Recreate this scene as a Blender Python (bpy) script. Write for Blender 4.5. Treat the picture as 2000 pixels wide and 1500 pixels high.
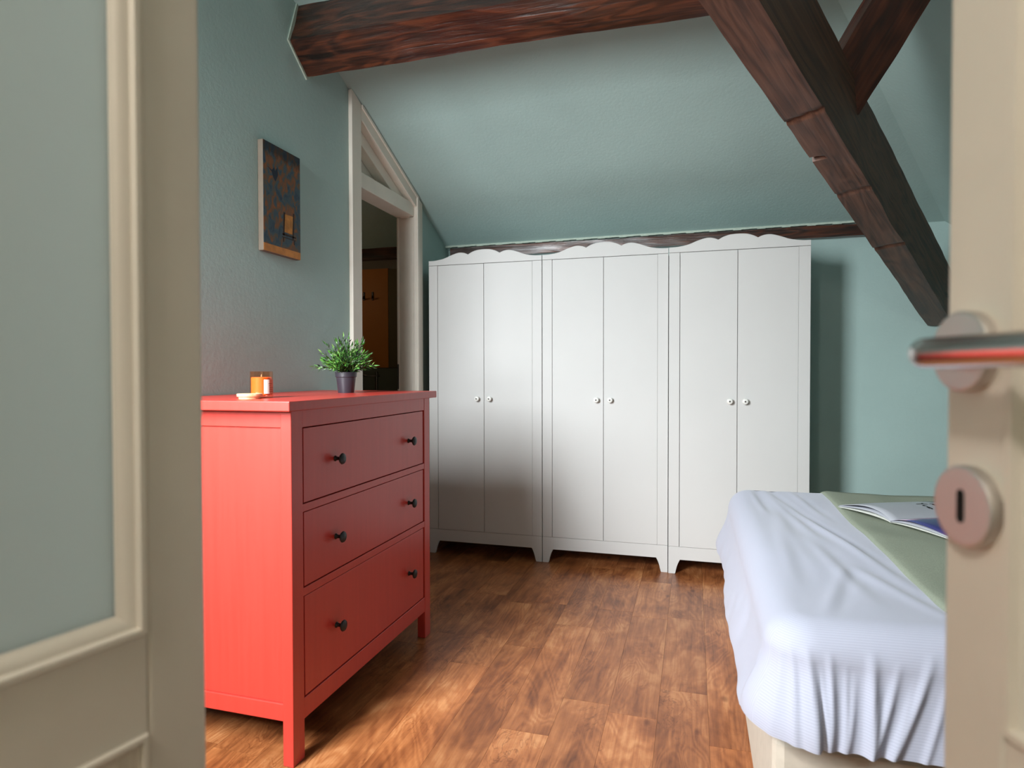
import bpy, bmesh, math, random
from mathutils import Vector, Matrix, noise

for o in list(bpy.data.objects):
    bpy.data.objects.remove(o, do_unlink=True)
scene = bpy.context.scene
COL = scene.collection

# ------------------------------------------------------------------ camera
F_PX, YAW, PITCH, ROLL, EYE = 1220.0, -0.2826, -0.0183, -0.0018, 1.032
def cam_ray(px, py):
    X, Y = px - 1000.0, py - 750.0
    c, s = math.cos(ROLL), math.sin(ROLL)
    X, Y = X*c + Y*s, -X*s + Y*c
    x, u = X/F_PX, -Y/F_PX
    c, s = math.cos(PITCH), math.sin(PITCH)
    y, z = c - u*s, s + u*c
    c, s = math.cos(YAW), math.sin(YAW)
    return Vector((x*c + y*s, -x*s + y*c, z))
cam_d = bpy.data.cameras.new('camera')
cam = bpy.data.objects.new('camera', cam_d)
COL.objects.link(cam)
fw = cam_ray(1000, 750).normalized()
rt = (cam_ray(1400, 750) - cam_ray(1000, 750)).normalized()
up = (cam_ray(1000, 350) - cam_ray(1000, 750)).normalized()
cam.matrix_world = Matrix(((rt.x, up.x, -fw.x, 0), (rt.y, up.y, -fw.y, 0), (rt.z, up.z, -fw.z, EYE), (0, 0, 0, 1)))
cam_d.sensor_width = 36.0
cam_d.lens = 36.0*F_PX/2000.0
cam_d.clip_start = 0.02
cam_d.dof.use_dof = True
cam_d.dof.focus_distance = 2.3
cam_d.dof.aperture_fstop = 4.6
scene.camera = cam

# ------------------------------------------------------------------ world, daylight, exposure
w = bpy.data.worlds.new('world'); scene.world = w; w.use_nodes = True
wb = w.node_tree.nodes['Background']
wb.inputs[0].default_value = (0.72, 0.84, 1.0, 1)
wb.inputs[1].default_value = 1.0
WIN = dict(x0=-1.86, x1=-1.12, z0=1.06, z1=2.30)          # window in the doorway wall, in the recess left of the door
ld = bpy.data.lights.new('window_daylight', 'AREA')
ld.shape = 'RECTANGLE'; ld.size = 0.66; ld.size_y = 1.20
ld.energy = 74.0; ld.spread = math.radians(115); ld.color = (0.93, 0.975, 1.0)
lo = bpy.data.objects.new('window_daylight', ld); COL.objects.link(lo)
lo.location = (-1.49, -0.13, 1.68)
lo.rotation_euler = Vector((0.32, 0.90, -0.58)).to_track_quat('-Z', 'Y').to_euler()
vs = scene.view_settings
vs.view_transform = 'Standard'; vs.look = 'None'; vs.gamma = 1.0; vs.use_curve_mapping = False
vs.exposure = 0.26

# ------------------------------------------------------------------ materials
def lin(r, g, b):
    f = lambda c: (c/255/12.92) if c/255 <= 0.04045 else ((c/255 + 0.055)/1.055)**2.4
    return (f(r), f(g), f(b), 1.0)
MATS = {}
def newmat(name):
    m = bpy.data.materials.new(name); m.use_nodes = True
    nt = m.node_tree
    return m, nt, nt.nodes['Principled BSDF']
def N(nt, kind, **kw):
    n = nt.nodes.new(kind)
    for k, v in kw.items():
        setattr(n, k, v)
    return n
def ramp(nt, stops):
    r = N(nt, 'ShaderNodeValToRGB')
    el = r.color_ramp.elements
    while len(el) < len(stops): el.new(0.5)
    for e, (p, c) in zip(el, stops):
        e.position = p; e.color = c
    return r
def mapped(nt, scale=(1, 1, 1), coord='Object', obj_random=False):
    tc = N(nt, 'ShaderNodeTexCoord'); mp = N(nt, 'ShaderNodeMapping')
    mp.inputs['Scale'].default_value = scale
    src = tc.outputs[coord]
    if obj_random:
        oi = N(nt, 'ShaderNodeObjectInfo'); va = N(nt, 'ShaderNodeVectorMath', operation='MULTIPLY_ADD')
        cb = N(nt, 'ShaderNodeCombineXYZ')
        for i in range(3): nt.links.new(oi.outputs['Random'], cb.inputs[i])
        nt.links.new(cb.outputs[0], va.inputs[0]); va.inputs[1].default_value = (31.7, 17.3, 53.1)
        nt.links.new(src, va.inputs[2]); src = va.outputs[0]
    nt.links.new(src, mp.inputs['Vector'])
    return mp.outputs[0]
def bump(nt, bsdf, hgt, strength=0.2, dist=0.002):
    b = N(nt, 'ShaderNodeBump'); b.inputs['Strength'].default_value = strength; b.inputs['Distance'].default_value = dist
    nt.links.new(hgt, b.inputs['Height']); nt.links.new(b.outputs[0], bsdf.inputs['Normal'])
def simple(name, col, rough=0.5, metal=0.0, spec=0.5, noise_scale=None, noise_amt=0.06, bump_s=0.0, coat=0.0):
    m, nt, b = newmat(name)
    b.inputs['Base Color'].default_value = col
    b.inputs['Roughness'].default_value = rough; b.inputs['Metallic'].default_value = metal
    b.inputs['Specular IOR Level'].default_value = spec
    if coat: b.inputs['Coat Weight'].default_value = coat; b.inputs['Coat Roughness'].default_value = 0.15
    if noise_scale:
        v = mapped(nt); n = N(nt, 'ShaderNodeTexNoise'); n.inputs['Scale'].default_value = noise_scale; n.inputs['Detail'].default_value = 4
        nt.links.new(v, n.inputs['Vector'])
        lo_ = tuple(c*(1 - noise_amt) for c in col[:3]) + (1,); hi = tuple(min(1, c*(1 + noise_amt)) for c in col[:3]) + (1,)
        r = ramp(nt, [(0.3, lo_), (0.7, hi)])
        nt.links.new(n.outputs['Fac'], r.inputs[0]); nt.links.new(r.outputs[0], b.inputs['Base Color'])
        if bump_s: bump(nt, b, n.outputs['Fac'], bump_s, 0.003)
    MATS[name] = m
    return m
def plaster(name, col):
    m, nt, b = newmat(name)
    v = mapped(nt)
    n1 = N(nt, 'ShaderNodeTexNoise'); n1.inputs['Scale'].default_value = 2.2; n1.inputs['Detail'].default_value = 3
    n2 = N(nt, 'ShaderNodeTexNoise'); n2.inputs['Scale'].default_value = 75; n2.inputs['Detail'].default_value = 5; n2.inputs['Roughness'].default_value = 0.65
    nt.links.new(v, n1.inputs['Vector']); nt.links.new(v, n2.inputs['Vector'])
    r = ramp(nt, [(0.3, tuple(c*0.95 for c in col[:3]) + (1,)), (0.7, tuple(c*1.04 for c in col[:3]) + (1,))])
    nt.links.new(n1.outputs['Fac'], r.inputs[0]); nt.links.new(r.outputs[0], b.inputs['Base Color'])
    b.inputs['Roughness'].default_value = 0.5; b.inputs['Specular IOR Level'].default_value = 0.35
    ad = N(nt, 'ShaderNodeMath', operation='MULTIPLY_ADD'); ad.inputs[1].default_value = 3.0
    nt.links.new(n1.outputs['Fac'], ad.inputs[0]); nt.links.new(n2.outputs['Fac'], ad.inputs[2])
    bump(nt, b, ad.outputs[0], 0.42, 0.003)
    MATS[name] = m
    return m
def timber(name, dark, mid, light, rough=0.38, axis=0, coat=0.3, sc=1.0, relief=0.6):
    m, nt, b = newmat(name)
    s = [40*sc, 40*sc, 40*sc]; s[axis] = 1.0*sc
    v = mapped(nt, tuple(s), obj_random=True)
    n1 = N(nt, 'ShaderNodeTexNoise'); n1.inputs['Scale'].default_value = 1.0; n1.inputs['Detail'].default_value = 7; n1.inputs['Roughness'].default_value = 0.62; n1.inputs['Distortion'].default_value = 1.1
    nt.links.new(v, n1.inputs['Vector'])
    s2 = [7*sc, 7*sc, 7*sc]; s2[axis] = 1.1*sc
    v2 = mapped(nt, tuple(s2), obj_random=True)
    n2 = N(nt, 'ShaderNodeTexNoise'); n2.inputs['Scale'].default_value = 1.0; n2.inputs['Detail'].default_value = 3; n2.inputs['Distortion'].default_value = 0.6
    nt.links.new(v2, n2.inputs['Vector'])
    sn = N(nt, 'ShaderNodeMath', operation='MULTIPLY'); sn.inputs[1].default_value = 60.0
    nt.links.new(n2.outputs['Fac'], sn.inputs[0])
    sw = N(nt, 'ShaderNodeMath', operation='SINE'); nt.links.new(sn.outputs[0], sw.inputs[0])
    sm = N(nt, 'ShaderNodeMath', operation='MULTIPLY_ADD'); sm.inputs[1].default_value = 0.10
    nt.links.new(sw.outputs[0], sm.inputs[0]); nt.links.new(n1.outputs['Fac'], sm.inputs[2])
    r = ramp(nt, [(0.28, dark), (0.5, mid), (0.75, light)])
    nt.links.new(sm.outputs[0], r.inputs[0])
    vr = N(nt, 'ShaderNodeTexVoronoi'); vr.inputs['Scale'].default_value = 0.55
    nt.links.new(v2, vr.inputs['Vector'])
    kr = ramp(nt, [(0.0, (0.25, 0.2, 0.18, 1)), (0.11, (0.5, 0.42, 0.4, 1)), (0.24, (1, 1, 1, 1))])
    nt.links.new(vr.outputs['Distance'], kr.inputs[0])
    mx = N(nt, 'ShaderNodeMix', data_type='RGBA', blend_type='MULTIPLY'); mx.inputs[0].default_value = 0.7
    nt.links.new(r.outputs[0], mx.inputs[6]); nt.links.new(kr.outputs[0], mx.inputs[7])
    nt.links.new(mx.outputs[2], b.inputs['Base Color'])
    b.inputs['Roughness'].default_value = rough
    b.inputs['Coat Weight'].default_value = coat; b.inputs['Coat Roughness'].default_value = 0.25
    bump(nt, b, sm.outputs[0], relief, 0.004)
    MATS[name] = m
    return m

TEAL = plaster('teal_plaster', lin(174, 199, 195))
WHITE_PL = plaster('hall_plaster', lin(205, 200, 188))
CREAM = simple('cream_paint', lin(232, 224, 211), 0.42, noise_scale=9, noise_amt=0.035, bump_s=0.04)
WHITE = simple('white_lacquer', lin(210, 210, 208), 0.55, spec=0.2, noise_scale=3, noise_amt=0.015)
KNOBW = simple('white_ceramic', lin(238, 238, 232), 0.2)
DARKDOT = simple('knob_screw', lin(60, 58, 55), 0.5)
BEAM = timber('beam_timber', lin(26, 15, 11), lin(60, 32, 21), lin(100, 52, 31), 0.3, sc=1.3)
RAFTER = timber('rafter_timber', lin(66, 43, 33), lin(98, 64, 48), lin(118, 80, 61), 0.52, coat=0.1, sc=1.2, relief=0.4)
BEAM_Z = timber('strut_timber', lin(30, 14, 9), lin(70, 34, 22), lin(105, 55, 36), 0.45)
BLACK = simple('black_iron', lin(26, 27, 29), 0.38, metal=0.3)
PLASTER_EDGE = simple('plaster_edge', lin(182, 196, 182), 0.7, noise_scale=60, noise_amt=0.1, bump_s=0.3)

def red_paint():
    m, nt, b = newmat('red_stain')
    v = mapped(nt, (70, 70, 3)); n = N(nt, 'ShaderNodeTexNoise'); n.inputs['Scale'].default_value = 1; n.inputs['Detail'].default_value = 5
    nt.links.new(v, n.inputs['Vector'])
    r = ramp(nt, [(0.3, lin(184, 54, 44)), (0.7, lin(191, 58, 48))])
    nt.links.new(n.outputs['Fac'], r.inputs[0]); nt.links.new(r.outputs[0], b.inputs['Base Color'])
    b.inputs['Roughness'].default_value = 0.34; b.inputs['Specular IOR Level'].default_value = 0.65
    bump(nt, b, n.outputs['Fac'], 0.025, 0.002)
    return m
RED = red_paint()

def laminate():
    m, nt, b = newmat('laminate_plank')
    def nz(scale, detail, rough=0.6, dist=0.0):
        v = mapped(nt, scale, obj_random=True)
        n = N(nt, 'ShaderNodeTexNoise'); n.inputs['Scale'].default_value = 1; n.inputs['Detail'].default_value = detail
        n.inputs['Roughness'].default_value = rough; n.inputs['Distortion'].default_value = dist
        nt.links.new(v, n.inputs['Vector']); return n.outputs['Fac']
    def math2(op, a, b_, c=None):
        q = N(nt, 'ShaderNodeMath', operation=op)
        for k, x in enumerate((a, b_, c)):
            if x is None: continue
            if isinstance(x, (int, float)): q.inputs[k].default_value = x
            else: nt.links.new(x, q.inputs[k])
        return q.outputs[0]
    patch = nz((7, 4.5, 7), 5, 0.6, 0.4)               # cloudy tone patches
    figure = nz((5.5, 1.3, 5.5), 2, 0.5, 1.2)           # cathedral figure
    rings = math2('SINE', math2('MULTIPLY', figure, 95.0), 0)
    fine = nz((140, 3.5, 140), 4, 0.65, 0.1)               # fine pores
    mid = nz((30, 3, 30), 5, 0.6, 0.6)
    h = math2('MULTIPLY_ADD', rings, 0.035, math2('MULTIPLY_ADD', fine, 0.26, math2('MULTIPLY_ADD', mid, 0.40, math2('MULTIPLY_ADD', patch, 0.72, 0.11))))
    r = ramp(nt, [(0.56, lin(96, 52, 29)), (0.72, lin(140, 82, 46)), (0.86, lin(172, 108, 64)), (1.0, lin(200, 140, 92))])
    nt.links.new(h, r.inputs[0])
    oi = N(nt, 'ShaderNodeObjectInfo')
    orr = ramp(nt, [(0.0, (0.76, 0.72, 0.68, 1)), (0.5, (1, 1, 1, 1)), (1.0, (1.15, 1.10, 1.03, 1))])
    nt.links.new(oi.outputs['Random'], orr.inputs[0])
    mx = N(nt, 'ShaderNodeMix', data_type='RGBA', blend_type='MULTIPLY'); mx.inputs[0].default_value = 0.75
    nt.links.new(r.outputs[0], mx.inputs[6]); nt.links.new(orr.outputs[0], mx.inputs[7])
    # dark cracks and knots
    wv = mapped(nt, (16, 7, 16), obj_random=True)
    wn = N(nt, 'ShaderNodeTexNoise'); wn.inputs['Scale'].default_value = 1.0; wn.inputs['Detail'].default_value = 6; wn.inputs['Distortion'].default_value = 2.2
    nt.links.new(wv, wn.inputs['Vector'])
    ab = math2('ABSOLUTE', math2('SUBTRACT', wn.outputs['Fac'], 0.5), 0)
    ck = ramp(nt, [(0.0, (0.52, 0.46, 0.42, 1)), (0.012, (0.8, 0.76, 0.74, 1)), (0.03, (1, 1, 1, 1))])
    nt.links.new(ab, ck.inputs[0])
    gate = ramp(nt, [(0.48, (0, 0, 0, 1)), (0.62, (1, 1, 1, 1))]); nt.links.new(nz((5, 3, 5), 2), gate.inputs[0])
    mc = N(nt, 'ShaderNodeMix', data_type='RGBA', blend_type='MULTIPLY')
    nt.links.new(gate.outputs[0], mc.inputs[0]); nt.links.new(mx.outputs[2], mc.inputs[6]); nt.links.new(ck.outputs[0], mc.inputs[7])
    vr = N(nt, 'ShaderNodeTexVoronoi'); vr.inputs['Scale'].default_value = 1.0; nt.links.new(mapped(nt, (7, 4, 7), obj_random=True), vr.inputs['Vector'])
    kr = ramp(nt, [(0.0, (0.3, 0.25, 0.22, 1)), (0.05, (0.5, 0.42, 0.38, 1)), (0.10, (1, 1, 1, 1))])
    nt.links.new(vr.outputs['Distance'], kr.inputs[0])
    mk = N(nt, 'ShaderNodeMix', data_type='RGBA', blend_type='MULTIPLY'); mk.inputs[0].default_value = 0.8
    nt.links.new(mc.outputs[2], mk.inputs[6]); nt.links.new(kr.outputs[0], mk.inputs[7])
    nt.links.new(mk.outputs[2], b.inputs['Base Color'])
    b.inputs['Roughness'].default_value = 0.32; b.inputs['Specular IOR Level'].default_value = 0.55
    bump(nt, b, h, 0.10, 0.0015)
    return m
PLANK = laminate()
SUBFLOOR = simple('floor_joint', lin(46, 26, 16), 0.7, noise_scale=20)

# ------------------------------------------------------------------ mesh helpers
def add_box(bm, x0, x1, y0, y1, z0, z1, M=None):
    c = [(x0, y0, z0), (x1, y0, z0), (x1, y1, z0), (x0, y1, z0), (x0, y0, z1), (x1, y0, z1), (x1, y1, z1), (x0, y1, z1)]
    vs_ = [bm.verts.new(M @ Vector(p) if M else p) for p in c]
    for f in ((0, 3, 2, 1), (4, 5, 6, 7), (0, 1, 5, 4), (1, 2, 6, 5), (2, 3, 7, 6), (3, 0, 4, 7)):
        bm.faces.new([vs_[i] for i in f])
def add_prism(bm, poly, fn, d0, d1):
    """poly: 2D points; fn(a, b, d) -> 3D; extruded between d0 and d1."""
    A = [bm.verts.new(fn(a, b, d0)) for a, b in poly]
    B = [bm.verts.new(fn(a, b, d1)) for a, b in poly]
    n = len(poly)
    bm.faces.new(A); bm.faces.new(list(reversed(B)))
    for i in range(n):
        bm.faces.new([A[i], B[i], B[(i+1) % n], A[(i+1) % n]])
def add_lathe(bm, prof, M=None, seg=32, caps=True):
    rings = []
    for r, z in prof:
        ring = []
        for k in range(seg):
            a = 2*math.pi*k/seg
            p = Vector((r*math.cos(a), r*math.sin(a), z))
            ring.append(bm.verts.new(M @ p if M else p))
        rings.append(ring)
    for i in range(len(rings) - 1):
        for k in range(seg):
            bm.faces.new([rings[i][k], rings[i][(k+1) % seg], rings[i+1][(k+1) % seg], rings[i+1][k]])
    if caps:
        bm.faces.new(list(reversed(rings[0]))); bm.faces.new(rings[-1])
def add_tube(bm, pts, rad, seg=12):
    rings = []
    n = len(pts)
    for i, p in enumerate(pts):
        p = Vector(p)
        t = (Vector(pts[min(i+1, n-1)]) - Vector(pts[max(i-1, 0)])).normalized()
        a = t.orthogonal().normalized() if i == 0 else (prev - t*prev.dot(t)).normalized()
        prev = a; b = t.cross(a)
        r = rad[i] if isinstance(rad, (list, tuple)) else rad
        rings.append([bm.verts.new(p + (a*math.cos(2*math.pi*k/seg) + b*math.sin(2*math.pi*k/seg))*r) for k in range(seg)])
    for i in range(n - 1):
        for k in range(seg):
            bm.faces.new([rings[i][k], rings[i][(k+1) % seg], rings[i+1][(k+1) % seg], rings[i+1][k]])
    bm.faces.new(list(reversed(rings[0]))); bm.faces.new(rings[-1])
def obj(name, bm, mat, parent=None, smooth=False, bevel=0.0, seg=2, label=None):
    bmesh.ops.recalc_face_normals(bm, faces=bm.faces)
    me = bpy.data.meshes.new(name); bm.to_mesh(me); bm.free()
    if mat: me.materials.append(mat)
    o = bpy.data.objects.new(name, me); COL.objects.link(o)
    if parent: o.parent = parent
    if smooth:
        for p in me.polygons: p.use_smooth = True
        if smooth == 'angle':
            me.set_sharp_from_angle(angle=math.radians(38))
    if bevel:
        md = o.modifiers.new('bevel', 'BEVEL'); md.width = bevel; md.segments = seg; md.limit_method = 'ANGLE'; md.angle_limit = math.radians(40)
        md.harden_normals = False
    if label: o['label'] = label
    return o
def boxobj(name, b, mat, parent=None, bevel=0.0, label=None):
    bm = bmesh.new(); add_box(bm, *b); return obj(name, bm, mat, parent, bevel=bevel, label=label)
def empty(name, loc, rz=0.0):
    o = bpy.data.objects.new(name, None); COL.objects.link(o); o.location = loc; o.rotation_euler = (0, 0, rz)
    o.empty_display_size = 0.1
    return o
def tag(o, label=None, cat=None, group=None, kind=None):
    if label: o['label'] = label
    if cat: o['category'] = cat
    if group: o['group'] = group
    if kind: o['kind'] = kind
    return o
def struct(o, label=None):
    o['kind'] = 'structure'
    if label: o['label'] = label
    return o
def bmbox(*boxes):
    bm = bmesh.new()
    for b in boxes: add_box(bm, *b)
    return bm

# ------------------------------------------------------------------ room geometry constants
XW, YB = -1.5, 3.72                  # left wall plane, back wall plane
YF = 0.0                             # doorway wall, room side
XR = 2.3                             # far right (low) wall
TAN = 0.425
def cz(y): return 1.815 + TAN*(3.70 - y)          # main slope
HX, HT = 1.24, 0.71
def hz(x): return cz(YB) - HT*(x - HX)            # hip slope on the right
ZC = 2.85
YT = 3.70 - (ZC - 1.815)/TAN
XT = HX - (ZC - cz(YB))/HT
YC, XL = 1.24, -2.45                 # left wall starts at YC; the window recess reaches XL
DOOR = (2.60, 3.212)                  # opening of the side door in the left wall

# ------------------------------------------------------------------ shell
def build_shell():
    # floor: subfloor slab with individual planks
    fl = obj('floor', bmbox((XW - 1.2, XR + 0.1, -1.3, YB + 0.1, -0.06, -0.012)), SUBFLOOR); struct(fl, 'brown wood-look plank floor')
    rnd = random.Random(5)
    pw = 0.146; y0, y1 = YF - 0.12, YB
    x = XW - 0.06 - 6*pw
    i = 0
    while x < XR:
        xe = min(x + pw, XR)
        y = y0 - rnd.uniform(0.0, 0.7)
        while y < y1:
            L = rnd.choice([0.46, 0.62, 0.78, 0.94])
            a, b = max(y, y0), min(y + L, y1 if x > XW - 0.1 else YC)
            if b - a > 0.02:
                bm = bmesh.new(); hw, hl = (xe - x)/2 - 0.0003, (b - a)/2 - 0.0003
                add_box(bm, -hw, hw, -hl, hl, -0.012, 0.0)
                o = obj('plank', bm, PLANK, fl)
                o.location = ((x + xe)/2, (a + b)/2, -0.0002*rnd.random())
            y += L
        x = xe; i += 1
    # walls
    t = 0.095
    zt = 3.1
    wl = bmbox((XW - t, XW, YC, DOOR[0], -0.01, zt),
               (XW - t, XW, DOOR[1], YB, -0.01, cz(DOOR[1]) + 0.05))
    struct(obj('wall_left', wl, TEAL), 'pale teal plaster wall behind the red chest')
    struct(obj('wall_back', bmbox((XW - 0.10, XR + 0.1, YB, YB + 0.12, -0.01, 2.2)), TEAL), 'pale teal wall behind the white wardrobes')
    struct(obj('wall_right', bmbox((XR, XR + 0.1, YF - 0.12, YB, -0.01, hz(XR) + 0.15)), TEAL))
    dw0, dw1, dh = -0.54, 0.32, 2.12
    a, b, c, d = WIN['x0'], WIN['x1'], WIN['z0'], WIN['z1']
    struct(obj('wall_recess', bmbox((XL - 0.1, XL, YF - 0.12, YC + 0.1, -0.01, zt), (XL, XW - t, YC, YC + 0.1, -0.01, zt)), TEAL), 'walls of the window recess')
    wf = bmbox((XL, a, YF - 0.12, YF, -0.01, zt), (a, b, YF - 0.12, YF, -0.01, c), (a, b, YF - 0.12, YF, d, zt), (b, dw0, YF - 0.12, YF, -0.01, zt), (dw1, XR, YF - 0.12, YF, -0.01, zt), (dw0, dw1, YF - 0.12, YF, dh, zt))
    struct(obj('wall_front', wf, TEAL))
    # ceilings
    def slab(name, pts, th, lab):
        bm = bmesh.new()
        A = [bm.verts.new(p) for p in pts]; B = [bm.verts.new((p[0], p[1], p[2] + th)) for p in pts]
        n = len(pts); bm.faces.new(A); bm.faces.new(list(reversed(B)))
        for k in range(n): bm.faces.new([A[k], B[k], B[(k+1) % n], A[(k+1) % n]])
        o = obj(name, bm, TEAL); return struct(o, lab)
    yb = YB + 0.1
    slab('ceiling', [(XW - 1.2, yb, cz(yb)), (HX + 0.1/((XT-HX)/(YT-YB))*-1 if False else HX, yb, cz(yb)), (HX, YB, cz(YB)), (XT, YT, ZC), (XW - 1.2, YT, ZC)], 0.1, 'sloping pale teal ceiling above the wardrobes')
    slab('ceiling', [(HX, YB, cz(YB)), (XR, YB, hz(XR)), (XR, YF, hz(XR)), (XT, YF, ZC), (XT, YT, ZC)], 0.1, 'hipped ceiling slope over the bed')
    slab('ceiling', [(XL - 0.1, YT, ZC), (XT, YT, ZC), (XT, YF - 0.1, ZC), (XL - 0.1, YF - 0.1, ZC)], 0.1, 'flat upper ceiling')
    # hall behind the double door
    hall = bmbox((-1.2, -1.1, -1.3, YF - 0.12, -0.01, 2.4), (1.0, 1.1, -1.3, YF - 0.12, -0.01, 2.4), (-1.2, 1.1, -1.4, -1.3, -0.01, 2.4), (-1.2, 1.1, -1.4, YF - 0.12, 2.4, 2.5))
    struct(obj('wall_hall', hall, WHITE_PL))
build_shell()

# window in the left wall (daylight source)
def build_window():
    x0, x1, z0, z1 = WIN['x0'], WIN['x1'], WIN['z0'], WIN['z1']
    e = struct(empty('window_1', (x0, YF, z0)), 'white casement window')
    def part(name, mat, *bx):
        o = obj(name, bmbox(*bx), mat, None, bevel=0.002); o.parent = e; o.matrix_parent_inverse = Matrix.Translation(-e.location); return o
    ya, yb = YF - 0.118, YF - 0.07
    xm = (x0 + x1)/2
    part('window_frame', CREAM, (x0, x0 + 0.03, ya, yb, z0, z1), (x1 - 0.03, x1, ya, yb, z0, z1), (x0, x1, ya, yb, z0, z0 + 0.03), (x0, x1, ya, yb, z1 - 0.03, z1))
    part('window_sill', CREAM, (x0 - 0.03, x1 + 0.03, YF, YF + 0.05, z0 - 0.03, z0))
    g, nt, b = newmat('window_glass')
    tr = N(nt, 'ShaderNodeBsdfTransparent'); gl = N(nt, 'ShaderNodeBsdfGlossy'); gl.inputs['Roughness'].default_value = 0.02
    mx = N(nt, 'ShaderNodeMixShader'); mx.inputs[0].default_value = 0.06
    nt.links.new(tr.outputs[0], mx.inputs[1]); nt.links.new(gl.outputs[0], mx.inputs[2]); nt.links.new(mx.outputs[0], nt.nodes['Material Output'].inputs[0])
    part('pane', g, (x0 + 0.03, x1 - 0.03, ya + 0.02, ya + 0.024, z0 + 0.03, z1 - 0.03))
build_window()

# ------------------------------------------------------------------ side door frame and the bathroom beyond
def build_side_door():
    e = struct(empty('door_1', (XW, DOOR[0], 0)), 'cream door frame with sloped triangular transom under the ceiling')
    inv = Matrix.Translation(-e.location)
    def part(name, bm, mat, bevel=0.003, label=None):
        o = obj(name, bm, mat, e, bevel=bevel, label=label); o.matrix_parent_inverse = inv; return o
    fx = lambda a, b, d: (d, a, b)
    y0, y1 = DOOR
    xf = XW + 0.02
    # casings (faces into the room), tops cut to the slope
    def casing(name, ya, yb_, zlo=0.0, xa=XW, xb=xf):
        bm = bmesh.new(); add_prism(bm, [(ya, zlo), (yb_, zlo), (yb_, cz(yb_) - 0.004), (ya, cz(ya) - 0.004)], fx, xa, xb)
        return part(name, bm, CREAM)
    casing('door_casing', y0 - 0.078, y0 + 0.004)
    casing('door_casing', y1 - 0.012, y1 + 0.07)
    casing('casing_bead', y1 - 0.012, y1 + 0.012, xa=xf, xb=xf + 0.008)
    # sloped casing
    bm = bmesh.new()
    ya, yb_ = y0 + 0.004, y1 - 0.012
    add_prism(bm, [(ya, cz(ya) - 0.075), (yb_, cz(yb_) - 0.075), (yb_, cz(yb_) - 0.004), (ya, cz(ya) - 0.004)], fx, XW - 0.02, xf)
    part('sloped_casing', bm, CREAM)
    bm = bmesh.new()
    add_prism(bm, [(ya, cz(ya) - 0.024), (yb_, cz(yb_) - 0.024), (yb_, cz(yb_) - 0.006), (ya, cz(ya) - 0.006)], fx, xf, xf + 0.008)
    part('casing_bead', bm, CREAM)
    # head rail and transom panel
    part('head_rail', bmbox((XW - 0.10, XW + 0.006, ya, yb_, 1.900, 1.972)), CREAM)
    bm = bmesh.new(); add_prism(bm, [(ya, 1.972), (yb_, 1.972), (yb_, cz(yb_) - 0.05), (ya, cz(ya) - 0.05)], fx, XW - 0.095, XW - 0.075)
    part('transom_panel', bm, CREAM)
    bm = bmesh.new(); add_prism(bm, [(ya, cz(ya) - 0.135), (yb_, cz(yb_) - 0.135), (yb_, cz(yb_) - 0.07), (ya, cz(ya) - 0.07)], fx, XW - 0.074, XW - 0.02)
    part('transom_bead', bm, CREAM)
    # jambs
    part('jamb', bmbox((XW - 0.10, XW, y0 - 0.001, y0 + 0.004, 0, cz(y0 + .03) - 0.02)), CREAM)
    part('jamb', bmbox((XW - 0.10, XW, y1 - 0.012, y1 + 0.001, 0, 1.90)), CREAM)
    part('door_stop', bmbox((XW - 0.10, XW - 0.088, y1 - 0.016, y1 + 0.001, 0, 1.90)), CREAM)
    st = simple('strike_metal', lin(120, 122, 120), 0.35, metal=0.9)
    part('strike_plate', bmbox((XW - 0.099, XW - 0.089, y1 - 0.018, y1 - 0.0161, 0.94, 1.08)), st, 0, 'grey metal strike plate')
build_side_door()

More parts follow.
